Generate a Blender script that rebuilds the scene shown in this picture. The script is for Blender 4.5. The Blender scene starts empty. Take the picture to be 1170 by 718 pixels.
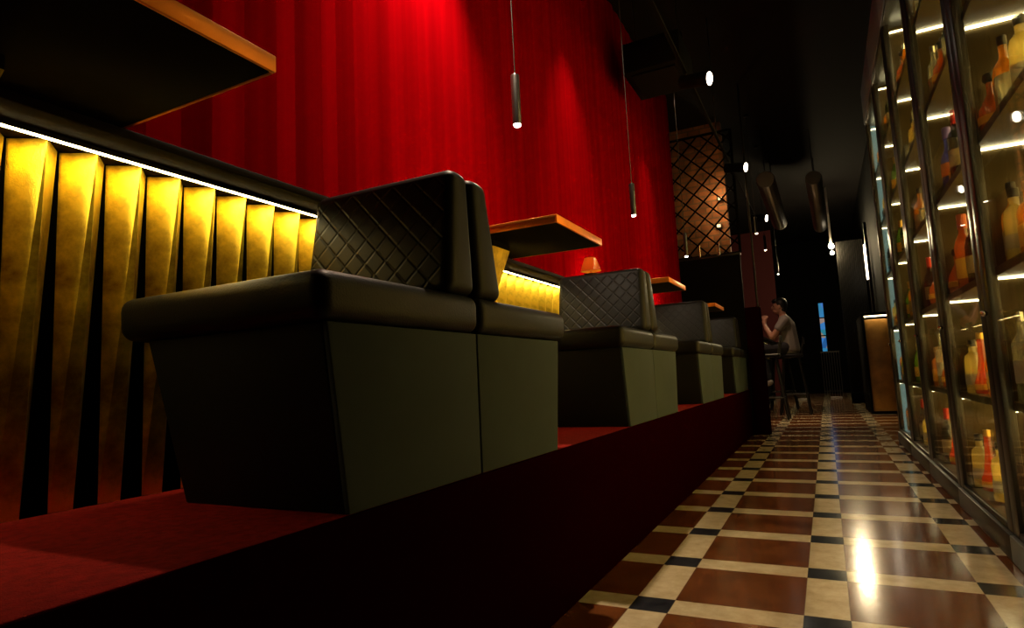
import bpy, bmesh, math, random
from mathutils import Vector, Matrix, Euler
random.seed(7)
C = bpy.context.scene.collection
S = 0.72                      # camera height in metres; the plan below is drawn in units of it
PI = math.pi

# ------------------------------------------------------------------ materials
def newmat(name):
    m = bpy.data.materials.new(name); m.use_nodes = True
    n = m.node_tree.nodes; l = m.node_tree.links
    return m, n, l, n['Principled BSDF']
def pmat(name, col, rough=.5, metal=0., spec=.5, bump=0., bscale=200., var=0., vscale=6., coat=0.):
    m, n, l, b = newmat(name)
    b.inputs['Base Color'].default_value = (*col, 1)
    b.inputs['Roughness'].default_value = rough
    b.inputs['Metallic'].default_value = metal
    b.inputs['Specular IOR Level'].default_value = spec
    b.inputs['Coat Weight'].default_value = coat
    tc = n.new('ShaderNodeTexCoord')
    if var:
        t = n.new('ShaderNodeTexNoise'); t.inputs['Scale'].default_value = vscale; t.inputs['Detail'].default_value = 5
        l.new(tc.outputs['Object'], t.inputs['Vector'])
        r = n.new('ShaderNodeMapRange'); r.inputs[1].default_value = .3; r.inputs[2].default_value = .7
        r.inputs[3].default_value = 1-var; r.inputs[4].default_value = 1+var
        l.new(t.outputs['Fac'], r.inputs[0])
        mx = n.new('ShaderNodeVectorMath'); mx.operation = 'SCALE'; mx.inputs[0].default_value = col
        l.new(r.outputs[0], mx.inputs['Scale']); l.new(mx.outputs[0], b.inputs['Base Color'])
    if bump:
        t = n.new('ShaderNodeTexNoise'); t.inputs['Scale'].default_value = bscale; t.inputs['Detail'].default_value = 3
        l.new(tc.outputs['Object'], t.inputs['Vector'])
        bp = n.new('ShaderNodeBump'); bp.inputs['Strength'].default_value = bump; bp.inputs['Distance'].default_value = .004
        l.new(t.outputs['Fac'], bp.inputs['Height']); l.new(bp.outputs[0], b.inputs['Normal'])
    return m
def emat(name, col, strength):
    m, n, l, b = newmat(name)
    b.inputs['Base Color'].default_value = (0, 0, 0, 1)
    b.inputs['Emission Color'].default_value = (*col, 1)
    b.inputs['Emission Strength'].default_value = strength
    return m
def glassmat(name, col, transl=.35, clear=.5, rough=.06, gloss=.35):
    """coloured glass or liquid: see-through, light-diffusing and glossy"""
    m, n, l, b = newmat(name); n.remove(b)
    out = n['Material Output']
    tr = n.new('ShaderNodeBsdfTransparent'); tr.inputs[0].default_value = (*col, 1)
    tl = n.new('ShaderNodeBsdfTranslucent'); tl.inputs[0].default_value = (*col, 1)
    gl = n.new('ShaderNodeBsdfGlossy'); gl.inputs['Roughness'].default_value = rough
    m1 = n.new('ShaderNodeMixShader'); m1.inputs[0].default_value = transl/(transl+clear)
    l.new(tr.outputs[0], m1.inputs[1]); l.new(tl.outputs[0], m1.inputs[2])
    fr = n.new('ShaderNodeFresnel'); fr.inputs[0].default_value = 1.5
    ml = n.new('ShaderNodeMath'); ml.operation = 'MULTIPLY_ADD'; ml.inputs[1].default_value = 1.2; ml.inputs[2].default_value = gloss*.15
    l.new(fr.outputs[0], ml.inputs[0]); ml.use_clamp = True
    m2 = n.new('ShaderNodeMixShader'); l.new(ml.outputs[0], m2.inputs[0])
    l.new(m1.outputs[0], m2.inputs[1]); l.new(gl.outputs[0], m2.inputs[2])
    l.new(m2.outputs[0], out.inputs[0])
    return m

M = {}
M['black'] = pmat('black_paint', (.0028, .0028, .0028), .8, spec=.06)
M['ceil'] = pmat('black_ceiling', (.005, .004, .004), .9, spec=.1, bump=.3, bscale=40)
M['blackmetal'] = pmat('black_metal', (.012, .011, .010), .32, spec=.6, bump=.05, bscale=60)
M['darkmetal'] = pmat('dark_metal', (.03, .028, .024), .4, .5)
M['chrome'] = pmat('chrome', (.7, .7, .7), .15, 1)
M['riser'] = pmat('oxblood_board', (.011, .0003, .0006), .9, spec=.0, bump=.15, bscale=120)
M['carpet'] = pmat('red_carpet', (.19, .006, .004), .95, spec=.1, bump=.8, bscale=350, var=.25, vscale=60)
M['leather'] = pmat('black_leatherette', (.006, .006, .0055), .42, spec=.2, bump=.18, bscale=260)
M['basevinyl'] = pmat('black_vinyl', (.006, .006, .006), .6, spec=.15, bump=.12, bscale=300)
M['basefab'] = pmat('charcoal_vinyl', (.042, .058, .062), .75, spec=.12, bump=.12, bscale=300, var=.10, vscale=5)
M['wood'] = pmat('copper_toned_edging', (.95, .30, .035), .38, .75, var=.15, vscale=9)
M['tabledark'] = pmat('dark_laminate', (.007, .006, .005), .8, spec=.05)
M['ledge'] = pmat('dark_stained_ledge', (.008, .004, .003), .5, spec=.06, var=.35, vscale=7)
M['backing'] = pmat('black_backing', (.0015, .0015, .0015), .9, spec=0.)
M['led'] = emat('led_strip_warm', (1., .80, .36), 29.)
M['lens'] = emat('lamp_lens', (1., .86, .66), 14.)
M['bulb'] = emat('lamp_bulb', (1., .78, .42), 900.)
M['shelfled'] = emat('shelf_light', (1., .84, .46), 20.)
M['backled'] = emat('back_light', (1., .74, .30), 60.)
M['sidefill'] = emat('side_fill_light', (1., .72, .28), 40.)
M['cord'] = pmat('black_cord', (.02, .015, .015), .6)

def gold():
    m, n, l, b = newmat('aged_gold_leaf')
    tc = n.new('ShaderNodeTexCoord')
    a = n.new('ShaderNodeTexNoise'); a.inputs['Scale'].default_value = 9; a.inputs['Detail'].default_value = 8; a.inputs['Roughness'].default_value = .65
    l.new(tc.outputs['Object'], a.inputs['Vector'])
    r = n.new('ShaderNodeValToRGB')
    r.color_ramp.elements[0].position = .36; r.color_ramp.elements[0].color = (.34, .20, .014, 1)
    r.color_ramp.elements[1].position = .60; r.color_ramp.elements[1].color = (.95, .67, .06, 1)
    l.new(a.outputs['Fac'], r.inputs[0]); l.new(r.outputs[0], b.inputs['Base Color'])
    b.inputs['Metallic'].default_value = .85
    rr = n.new('ShaderNodeMapRange'); rr.inputs[3].default_value = .46; rr.inputs[4].default_value = .26
    l.new(a.outputs['Fac'], rr.inputs[0]); l.new(rr.outputs[0], b.inputs['Roughness'])
    g = n.new('ShaderNodeTexNoise'); g.inputs['Scale'].default_value = 320
    l.new(tc.outputs['Object'], g.inputs['Vector'])
    bp = n.new('ShaderNodeBump'); bp.inputs['Strength'].default_value = .25; bp.inputs['Distance'].default_value = .002
    l.new(g.outputs['Fac'], bp.inputs['Height']); l.new(bp.outputs[0], b.inputs['Normal'])
    return m
M['gold'] = gold()

def redwall():
    m, n, l, b = newmat('red_fluted_panels')
    tc = n.new('ShaderNodeTexCoord')
    mp = n.new('ShaderNodeMapping'); mp.inputs['Scale'].default_value = (0, 14., .05)
    l.new(tc.outputs['Object'], mp.inputs['Vector'])
    a = n.new('ShaderNodeTexNoise'); a.inputs['Scale'].default_value = 1.; a.inputs['Detail'].default_value = 3
    l.new(mp.outputs[0], a.inputs['Vector'])
    r = n.new('ShaderNodeValToRGB')
    r.color_ramp.elements[0].position = .3; r.color_ramp.elements[0].color = (.115, .0002, .0012, 1)
    r.color_ramp.elements[1].position = .7; r.color_ramp.elements[1].color = (.18, .0003, .0018, 1)
    l.new(a.outputs['Fac'], r.inputs[0]); l.new(r.outputs[0], b.inputs['Base Color'])
    b.inputs['Roughness'].default_value = .6; b.inputs['Specular IOR Level'].default_value = .0
    return m
M['red'] = redwall()

def quilt():
    m, n, l, b = newmat('quilted_black_leatherette')
    b.inputs['Base Color'].default_value = (.006, .006, .0055, 1); b.inputs['Roughness'].default_value = .45; b.inputs['Specular IOR Level'].default_value = .15
    tc = n.new('ShaderNodeTexCoord'); sp = n.new('ShaderNodeSeparateXYZ'); l.new(tc.outputs['Object'], sp.inputs[0])
    hs = []
    for sg in (1, -1):
        k = n.new('ShaderNodeMath'); k.operation = 'MULTIPLY'; k.inputs[1].default_value = sg*1.0; l.new(sp.outputs['X'], k.inputs[0])
        z = n.new('ShaderNodeMath'); z.operation = 'MULTIPLY_ADD'; z.inputs[1].default_value = 1.0; l.new(sp.outputs['Z'], z.inputs[0]); l.new(k.outputs[0], z.inputs[2])
        w = n.new('ShaderNodeMath'); w.operation = 'PINGPONG'; w.inputs[1].default_value = .034; l.new(z.outputs[0], w.inputs[0])
        mr = n.new('ShaderNodeMapRange'); mr.interpolation_type = 'SMOOTHSTEP'; mr.inputs[1].default_value = 0; mr.inputs[2].default_value = .008
        l.new(w.outputs[0], mr.inputs[0]); hs.append(mr.outputs[0])
    mn = n.new('ShaderNodeMath'); mn.operation = 'MULTIPLY'; l.new(hs[0], mn.inputs[0]); l.new(hs[1], mn.inputs[1])
    bp = n.new('ShaderNodeBump'); bp.inputs['Distance'].default_value = .005
    ge = n.new('ShaderNodeNewGeometry'); sn = n.new('ShaderNodeSeparateXYZ'); l.new(ge.outputs['True Normal'], sn.inputs[0])
    ab = n.new('ShaderNodeMath'); ab.operation = 'ABSOLUTE'; l.new(sn.outputs['Y'], ab.inputs[0])
    gt = n.new('ShaderNodeMath'); gt.operation = 'GREATER_THAN'; gt.inputs[1].default_value = .9; l.new(ab.outputs[0], gt.inputs[0])
    gm = n.new('ShaderNodeMath'); gm.operation = 'MULTIPLY'; gm.inputs[1].default_value = .4; l.new(gt.outputs[0], gm.inputs[0]); l.new(gm.outputs[0], bp.inputs['Strength'])
    l.new(mn.outputs[0], bp.inputs['Height']); l.new(bp.outputs[0], b.inputs['Normal'])
    return m
M['quilt'] = quilt()

def tilefloor():
    m, n, l, b = newmat('terrazzo_tiles')
    tc = n.new('ShaderNodeTexCoord'); sp = n.new('ShaderNodeSeparateXYZ'); l.new(tc.outputs['Object'], sp.inputs[0])
    def band(sock, start, pitch, width):
        a = n.new('ShaderNodeMath'); a.operation = 'SUBTRACT'; a.inputs[1].default_value = (start-20*pitch)*S; l.new(sock, a.inputs[0])
        f = n.new('ShaderNodeMath'); f.operation = 'MODULO'; f.inputs[1].default_value = pitch*S; l.new(a.outputs[0], f.inputs[0])
        c = n.new('ShaderNodeMath'); c.operation = 'LESS_THAN'; c.inputs[1].default_value = width*S; l.new(f.outputs[0], c.inputs[0])
        e = n.new('ShaderNodeMath'); e.operation = 'ABSOLUTE'
        ee = n.new('ShaderNodeMath'); ee.operation = 'SUBTRACT'; ee.inputs[1].default_value = width*S; l.new(f.outputs[0], ee.inputs[0]); l.new(ee.outputs[0], e.inputs[0])
        mi = n.new('ShaderNodeMath'); mi.operation = 'MINIMUM'; l.new(e.outputs[0], mi.inputs[0]); l.new(f.outputs[0], mi.inputs[1])
        g = n.new('ShaderNodeMath'); g.operation = 'LESS_THAN'; g.inputs[1].default_value = .0016; l.new(mi.outputs[0], g.inputs[0])
        return c.outputs[0], g.outputs[0]
    cx, gx = band(sp.outputs['X'], -.855, .682, .168)
    cy, gy = band(sp.outputs['Y'], 2.66, .6555, .163)
    def noisecol(c0, c1, scale, lo=.35, hi=.65):
        a = n.new('ShaderNodeTexNoise'); a.inputs['Scale'].default_value = scale; a.inputs['Detail'].default_value = 8; a.inputs['Roughness'].default_value = .7
        l.new(tc.outputs['Object'], a.inputs['Vector'])
        r = n.new('ShaderNodeValToRGB'); r.color_ramp.elements[0].position = lo; r.color_ramp.elements[1].position = hi
        r.color_ramp.elements[0].color = (*c0, 1); r.color_ramp.elements[1].color = (*c1, 1)
        l.new(a.outputs['Fac'], r.inputs[0]); return r.outputs[0]
    brown = noisecol((.075, .023, .007), (.15, .048, .014), 8)
    cream = noisecol((.38, .31, .18), (.54, .46, .30), 14)
    blk = noisecol((.008, .010, .014), (.025, .028, .034), 20)
    def mix(f, a, bb):
        x = n.new('ShaderNodeMix'); x.data_type = 'RGBA'; l.new(f, x.inputs[0]); l.new(a, x.inputs[6]); l.new(bb, x.inputs[7]); return x.outputs[2]
    orr = n.new('ShaderNodeMath'); orr.operation = 'MAXIMUM'; l.new(cx, orr.inputs[0]); l.new(cy, orr.inputs[1])
    an = n.new('ShaderNodeMath'); an.operation = 'MULTIPLY'; l.new(cx, an.inputs[0]); l.new(cy, an.inputs[1])
    c = mix(orr.outputs[0], brown, cream); c = mix(an.outputs[0], c, blk)
    gg = n.new('ShaderNodeMath'); gg.operation = 'MAXIMUM'; l.new(gx, gg.inputs[0]); l.new(gy, gg.inputs[1])
    gd = n.new('ShaderNodeMath'); gd.operation = 'MULTIPLY'; gd.inputs[1].default_value = .55; l.new(gg.outputs[0], gd.inputs[0])
    dk = n.new('ShaderNodeRGB'); dk.outputs[0].default_value = (.03, .022, .014, 1)
    c = mix(gd.outputs[0], c, dk.outputs[0])
    # worn patches: irregular scuffs lighten the brown a little
    l.new(c, b.inputs['Base Color'])
    w = n.new('ShaderNodeTexNoise'); w.inputs['Scale'].default_value = 5; w.inputs['Detail'].default_value = 6; l.new(tc.outputs['Object'], w.inputs['Vector'])
    rr = n.new('ShaderNodeMapRange'); rr.inputs[1].default_value = .35; rr.inputs[2].default_value = .65; rr.inputs[3].default_value = .13; rr.inputs[4].default_value = .15
    l.new(w.outputs['Fac'], rr.inputs[0]); l.new(rr.outputs[0], b.inputs['Roughness'])
    bp = n.new('ShaderNodeBump'); bp.inputs['Strength'].default_value = .05; bp.inputs['Distance'].default_value = .004
    w2 = n.new('ShaderNodeTexNoise'); w2.inputs['Scale'].default_value = 16; l.new(tc.outputs['Object'], w2.inputs['Vector'])
    l.new(w2.outputs['Fac'], bp.inputs['Height']); l.new(bp.outputs[0], b.inputs['Normal'])
    return m
M['tiles'] = tilefloor()

# ------------------------------------------------------------------ mesh helpers (plan units)
ORG = {}
class MB:
    def __init__(s): s.bm = bmesh.new()
    def hexa(s, p, bev=0, seg=3):
        """8 corners: bottom ring of four, top ring of four"""
        b = bmesh.new(); v = [b.verts.new(Vector(q)) for q in p]
        for f in ((3, 2, 1, 0), (4, 5, 6, 7), (0, 1, 5, 4), (1, 2, 6, 5), (2, 3, 7, 6), (3, 0, 4, 7)): b.faces.new([v[i] for i in f])
        bmesh.ops.recalc_face_normals(b, faces=b.faces)
        if bev: bmesh.ops.bevel(b, geom=list(b.edges), offset=bev, segments=seg, affect='EDGES', profile=.5, clamp_overlap=True)
        s.add(b); return s
    def box(s, x0, x1, y0, y1, z0, z1, bev=0, seg=2):
        return s.hexa([(x0, y0, z0), (x1, y0, z0), (x1, y1, z0), (x0, y1, z0), (x0, y0, z1), (x1, y0, z1), (x1, y1, z1), (x0, y1, z1)], bev, seg)
    def add(s, b):
        me = bpy.data.meshes.new('t'); b.to_mesh(me); b.free(); s.bm.from_mesh(me); bpy.data.meshes.remove(me); return s
    def prism(s, pts, d):
        b = bmesh.new(); v = [b.verts.new(Vector(p)) for p in pts]; w = [b.verts.new(Vector(p)+Vector(d)) for p in pts]
        b.faces.new(v); b.faces.new(w[::-1])
        for i in range(len(v)): b.faces.new((v[i], w[i], w[(i+1) % len(v)], v[(i+1) % len(v)]))
        bmesh.ops.recalc_face_normals(b, faces=b.faces); return s.add(b)
    def poly(s, verts, faces):
        b = bmesh.new(); v = [b.verts.new(Vector(p)) for p in verts]
        for f in faces: b.faces.new([v[i] for i in f])
        bmesh.ops.recalc_face_normals(b, faces=b.faces); return s.add(b)
    def tube(s, pts, r, n=12, caps=True):
        pts = [Vector(p) for p in pts]; b = bmesh.new(); rings = []
        for i, p in enumerate(pts):
            d = (pts[min(i+1, len(pts)-1)]-pts[max(i-1, 0)]).normalized()
            q = d.to_track_quat('Z', 'Y'); rr = r[i] if isinstance(r, (list, tuple)) else r
            rings.append([b.verts.new(p+q @ Vector((rr*math.cos(2*PI*k/n), rr*math.sin(2*PI*k/n), 0))) for k in range(n)])
        for a, c in zip(rings, rings[1:]):
            for k in range(n): b.faces.new((a[k], a[(k+1) % n], c[(k+1) % n], c[k]))
        if caps: b.faces.new(rings[0][::-1]); b.faces.new(rings[-1])
        bmesh.ops.recalc_face_normals(b, faces=b.faces); return s.add(b)
    def lathe(s, prof, c=(0, 0, 0), n=20, square=0.):
        b = bmesh.new(); rings = []; c = Vector(c)
        for r, z in prof:
            ring = []
            for k in range(n):
                a = 2*PI*k/n; q = 1.
                if square: q = 1/max(abs(math.cos(a)), abs(math.sin(a)))*square+1-square
                ring.append(b.verts.new(c+Vector((r*q*math.cos(a), r*q*math.sin(a), z))))
            rings.append(ring)
        for a, d in zip(rings, rings[1:]):
            for k in range(n): b.faces.new((a[k], a[(k+1) % n], d[(k+1) % n], d[k]))
        b.faces.new(rings[0][::-1]); b.faces.new(rings[-1])
        bmesh.ops.recalc_face_normals(b, faces=b.faces); return s.add(b)
    def build(s, name, mat, parent=None, smooth=True, angle=35):
        o_ = ORG.get(parent.name, Vector()) if parent else Vector()
        me = bpy.data.meshes.new(name)
        for v in s.bm.verts: v.co = (v.co-o_)*S
        s.bm.to_mesh(me); s.bm.free()
        if smooth:
            for p in me.polygons: p.use_smooth = True
            me.set_sharp_from_angle(angle=math.radians(angle))
        me.materials.append(mat)
        o = bpy.data.objects.new(name, me); C.objects.link(o)
        if parent: o.parent = parent; ORG[o.name] = o_
        return o
def tag(o, label, cat, group=None):
    o['label'] = label; o['category'] = cat
    if group: o['group'] = group
    return o
def thing(name, label, cat, loc, group=None):
    o = bpy.data.objects.new(name, None); C.objects.link(o); o.empty_display_size = .05
    o.location = Vector(loc)*S; ORG[o.name] = Vector(loc)
    return tag(o, label, cat, group)
def struct(mb, name, mat, **k):
    o = mb.build(name, mat, **k); o['kind'] = 'structure'; return o
KIDS = {}
def copy_tree(o, parent=None):
    c = o.copy(); C.objects.link(c)
    if parent: c.parent = parent
    for ch in o.children: copy_tree(ch, c)
    return c
def dup(root, loc, label, group=None):
    c = copy_tree(root); c.location = Vector(loc)*S; c['label'] = label
    if group: c['group'] = group
    return c
def lamp(kind, name, loc, energy, col, parent=None, aim=None, size=.03, angle=120, blend=.6):
    d = bpy.data.lights.new(name, kind); d.energy = energy; d.color = col
    if kind == 'SPOT': d.spot_size = math.radians(angle); d.spot_blend = blend; d.shadow_soft_size = size
    elif kind == 'POINT': d.shadow_soft_size = size
    o = bpy.data.objects.new(name, d); C.objects.link(o)
    p = Vector(loc)
    if aim is not None: o.rotation_euler = (Vector(aim)-p).to_track_quat('-Z', 'Y').to_euler()
    o.location = (p-(ORG[parent.name] if parent else Vector()))*S
    if parent: o.parent = parent
    return o

# ------------------------------------------------------------------ room shell
CE = 5.6
struct(MB().box(-3.4, 2.0, -3, 26, -.1, 0), 'floor', M['tiles'])
struct(MB().box(-3.4, 2.0, -3, 26, CE, CE+.1), 'ceiling', M['ceil'])
def red_pleats(y0, y1, z0, z1, seed):
    """vertical folded panels of uneven width and depth"""
    rnd = random.Random(seed); y = y0; prof = []
    deep = 0
    while y < y1:
        prof.append((-2.0+.014*deep+rnd.uniform(0, .006), y)); y += rnd.uniform(.11, .16); deep = 1-deep
    prof.append((-2.0, y1))
    m = MB(); v = []; f = []
    for x, yy in prof: v += [(x, yy, z0), (x, yy, z1)]
    n_ = len(v)
    for x, yy in prof: v += [(-2.1, yy, z0), (-2.1, yy, z1)]
    for i in range(len(prof)-1):
        a = 2*i; f.append((a, a+2, a+3, a+1)); f.append((n_+a, n_+a+2, n_+a+3, n_+a+1)); f.append((a, a+2, n_+a+2, n_+a)); f.append((a+1, a+3, n_+a+3, n_+a+1))
    f.append((0, 1, n_+1, n_)); e = 2*(len(prof)-1); f.append((e, e+1, n_+e+1, n_+e))
    return m.poly(v, f)
struct(red_pleats(-3, 10.1, 1.777, CE, 3), 'wall_left', M['red'], angle=4)
struct(MB().box(-2.1, -2.002, -3, 10.1, 0, 1.777), 'wall_left_lower', M['backing'])
struct(MB().box(-3.4, -3.3, 10, 26, 0, CE), 'wall_left_far', pmat('dark_red_plaster', (.07, .003, .004), .8))
struct(MB().box(1.16, 1.26, -3, 26, 0, CE), 'wall_right', M['black'])
struct(MB().box(-3.4, 2, 25.0, 25.1, 0, CE), 'wall_far', M['black'])
struct(MB().box(-3.4, 2, -3.1, -3, 0, CE), 'wall_near', M['black'])
struct(MB().box(-3.3, -1.28, 22, 22.1, 0, CE), 'wall_far_red', bpy.data.materials['dark_red_plaster'])
# carpeted platform along the left wall
PX, PZ = -1.084, .685
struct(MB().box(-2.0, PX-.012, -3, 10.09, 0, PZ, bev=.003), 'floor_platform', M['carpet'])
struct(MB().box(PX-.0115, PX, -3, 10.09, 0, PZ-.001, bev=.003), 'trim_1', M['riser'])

# ------------------------------------------------------------------ gold fins under the ledge
FP = .1345
def fin_mb(y, z0=PZ+.001, z1=1.745):
    xb, xt = -2.0, -1.912
    yl, yr, ye = y, y+.060, y+.126
    v = [(xb, yl, z0), (xb+.012, yr, z0), (xb, yr+.006, z0), (xb, yl, z1), (xt, yr, z1), (xb+.006, ye, z1)]
    return MB().poly(v, [(0, 1, 2), (3, 5, 4), (0, 3, 4, 1), (1, 4, 5, 2), (2, 5, 3, 0)])
fins = []
ordn = ['first', 'second', 'third', 'fourth', 'fifth', 'sixth', 'seventh', 'eighth', 'ninth', 'tenth', 'eleventh', 'twelfth', 'thirteenth', 'fourteenth', 'fifteenth', 'sixteenth']
def bayname(y):
    k = int(math.floor((y+1.6)/2.47))
    return k
proto = None; count = {}
y = .847-2*FP
while y < 9.9:
    k = int(math.floor((y+.75)/2.47))           # which table's stretch of wall
    where = ['beneath the nearest table', 'beneath the second table along', 'beneath the third table along', 'beneath the fourth table along', 'at the platform end'][k]
    i = count.get(k, 0); count[k] = i+1
    lab = 'tapered gold wall fin, %s counted along the wall %s' % (ordn[i] if i < 16 else 'seventeenth' if i == 16 else 'eighteenth' if i == 17 else 'nineteenth' if i == 18 else 'twentieth', where)
    if proto is None:
        proto = fin_mb(y).build('gold_fin', M['gold'], smooth=False); tag(proto, lab, 'wall panel', 'gold fins along the wainscot'); y_first = y
    else:
        c = proto.copy(); C.objects.link(c); c.location = (0, (y-y_first)*S, 0); c['label'] = lab
    y += FP
led_ledge = thing('wall_ledge', 'long dark wooden ledge on the wall above the gold fins with glowing strip', 'ledge', (-1.87, 3.5, 1.748))
MB().box(-1.998, -1.742, -2.9, 9.95, 1.748, 1.777, bev=.004).build('shelf_board', M['ledge'], led_ledge)
MB().prism([(-1.905, -2.9, 1.7475), (-1.868, -2.9, 1.7475), (-1.868, -2.9, 1.7325), (-1.905, -2.9, 1.7405)], (0, 12.85, 0)).build('led_channel', M['blackmetal'], led_ledge)
MB().prism([(-1.904, .1, 1.7402), (-1.869, .1, 1.7326), (-1.8695, .1, 1.7310), (-1.9045, .1, 1.7386)], (0, 9.85, 0)).build('led_strip', M['led'], led_ledge)['label'] = 'glowing warm white strip'

# ------------------------------------------------------------------ booth benches
PITCH = 2.47
def bench_near():
    t = thing('booth_bench', '', 'bench', (-1.45, 1.45, PZ), 'back to back booth benches')
    MB().hexa([(-1.715, 1.205, PZ), (PX-.022, 1.205, PZ), (PX-.022, 1.862, PZ), (-1.715, 1.862, PZ),
                   (-1.80, 1.136, 1.168), (PX-.022, 1.136, 1.168), (PX-.022, 1.862, 1.168), (-1.80, 1.862, 1.168)], bev=.006).build('base', M['basevinyl'], t)
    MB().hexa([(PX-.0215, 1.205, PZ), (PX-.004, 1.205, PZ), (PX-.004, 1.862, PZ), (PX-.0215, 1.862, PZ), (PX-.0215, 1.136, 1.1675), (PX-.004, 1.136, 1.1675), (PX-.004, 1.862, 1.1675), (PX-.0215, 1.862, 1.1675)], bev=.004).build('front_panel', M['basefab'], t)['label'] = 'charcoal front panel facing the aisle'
    MB().hexa([(-1.90, 1.10, 1.168), (PX+.016, 1.10, 1.168), (PX+.016, 1.866, 1.168), (-1.90, 1.866, 1.168),
               (-1.90, 1.095, 1.300), (PX+.016, 1.095, 1.300), (PX+.016, 1.866, 1.300), (-1.90, 1.866, 1.300)], bev=.042, seg=5).build('cushion', M['leather'], t)
    MB().hexa([(-1.742, 1.685, 1.297), (PX+.004, 1.685, 1.297), (PX+.004, 1.872, 1.297), (-1.742, 1.872, 1.297),
               (-1.738, 1.755, 1.752), (PX-.012, 1.755, 1.752), (PX-.012, 1.872, 1.752), (-1.738, 1.872, 1.752)], bev=.042, seg=5).build('backrest', M['quilt'], t)
    return t
def bench_far():
    t = thing('booth_bench', '', 'bench', (-1.45, 2.25, PZ), 'back to back booth benches')
    MB().hexa([(-1.715, 1.872, PZ), (PX-.022, 1.872, PZ), (PX-.022, 2.535, PZ), (-1.715, 2.535, PZ),
               (-1.80, 1.872, 1.168), (PX-.022, 1.872, 1.168), (PX-.022, 2.605, 1.168), (-1.80, 2.605, 1.168)], bev=.006).build('base', M['basevinyl'], t)
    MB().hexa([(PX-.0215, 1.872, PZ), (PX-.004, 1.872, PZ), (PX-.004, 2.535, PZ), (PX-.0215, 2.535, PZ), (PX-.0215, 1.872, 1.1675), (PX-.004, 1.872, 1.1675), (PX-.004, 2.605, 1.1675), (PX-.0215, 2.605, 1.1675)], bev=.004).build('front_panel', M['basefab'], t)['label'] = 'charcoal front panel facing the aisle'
    MB().hexa([(-1.90, 1.868, 1.168), (PX+.016, 1.868, 1.168), (PX+.016, 2.665, 1.168), (-1.90, 2.665, 1.168),
               (-1.90, 1.868, 1.300), (PX+.016, 1.868, 1.300), (PX+.016, 2.67, 1.300), (-1.90, 2.67, 1.300)], bev=.042, seg=5).build('cushion', M['leather'], t)
    MB().hexa([(-1.742, 1.882, 1.297), (PX+.004, 1.882, 1.297), (PX+.004, 2.075, 1.297), (-1.742, 2.075, 1.297),
               (-1.738, 1.882, 1.750), (PX-.012, 1.882, 1.750), (PX-.012, 2.005, 1.750), (-1.738, 2.005, 1.750)], bev=.042, seg=5).build('backrest', M['quilt'], t)
    return t
near, far = bench_near(), bench_far()
pos = ['nearest pair', 'second pair along', 'third pair along', 'farthest pair']
for k in range(4):
    l1 = 'black quilted booth bench on red platform, front bench of the %s' % pos[k]
    l2 = 'black booth bench turned away on red platform, rear bench of the %s' % pos[k]
    if k == 0: near['label'] = l1; far['label'] = l2
    else:
        dup(near, (-1.45, 1.45+PITCH*k, PZ), l1); dup(far, (-1.45, 2.25+PITCH*k, PZ), l2)

# ------------------------------------------------------------------ tables between the benches
def make_table():
    t = thing('booth_table', '', 'table', (-1.55, 3.15, PZ), 'orange edged tables between the benches')
    MB().box(-1.985, -1.15, 2.81, 3.49, 1.7785, 1.8, bev=.002).build('table_top', M['tabledark'], t)
    e = MB()
    e.box(-1.15, -1.139, 2.80, 3.50, 1.7785, 1.822, bev=.003); e.box(-1.985, -1.15, 2.799, 2.81, 1.7785, 1.822, bev=.003); e.box(-1.985, -1.15, 3.49, 3.501, 1.7785, 1.822, bev=.003)
    e.box(-1.985, -1.15, 2.81, 3.49, 1.8005, 1.822)
    e.build('edging', M['wood'], t)['label'] = 'shiny orange edging'
    cx, cy = -1.68, 3.03
    pd = MB()
    for (ha, za), (hb, zb) in (((.05, PZ), (.03, PZ+.06)), ((.03, PZ+.06), (.02, 1.44)), ((.02, 1.44), (.10, 1.745))):
        pd.hexa([(cx-ha, cy-ha, za), (cx+ha, cy-ha, za), (cx+ha, cy+ha, za), (cx-ha, cy+ha, za), (cx-hb, cy-hb, zb), (cx+hb, cy-hb, zb), (cx+hb, cy+hb, zb), (cx-hb, cy+hb, zb)])
    pd.build('pedestal', M['gold'], t, smooth=False)['label'] = 'gold pedestal flaring to the table top'
    MB().box(cx-.10, cx+.10, cy-.10, cy+.10, 1.745, 1.7785).build('mounting_block', M['tabledark'], t)
    return t
t2 = make_table(); t2['label'] = 'dark table with shiny orange edge between the first and second bench pairs'
dup(t2, (-1.55, 3.15-PITCH, PZ), 'dark table with shiny orange edge in the upper left corner, nearest the camera')
dup(t2, (-1.55, 3.15+PITCH, PZ), 'dark table with shiny orange edge between the second and third bench pairs')
dup(t2, (-1.55, 3.15+2*PITCH, PZ), 'dark table with shiny orange edge between the third and last bench pairs')

# small orange shaded lamp standing on the second backrest
tl = thing('table_lamp', 'small orange lampshade with brass foot standing on a bench backrest under the second table', 'lamp', (-1.50, 4.30, 1.752))
amber_shade = glassmat('orange_shade', (.95, .22, .03), .8, .15)
MB().lathe([(.052, .0), (.055, .006), (.02, .012), (.008, .018), (.008, .03)], (-1.50, 4.30, 1.752)).build('foot', pmat('brass', (.7, .45, .15), .25, 1), tl)
MB().lathe([(.078, .028), (.074, .045), (.045, .125), (.040, .128), (.012, .128)], (-1.50, 4.30, 1.752)).build('lamp_shade', amber_shade, tl)

lamp('POINT', 'table_lamp_light', (-1.50, 4.30, 1.752+.075), .035, (1, .6, .3), tl, size=.012)
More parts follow.
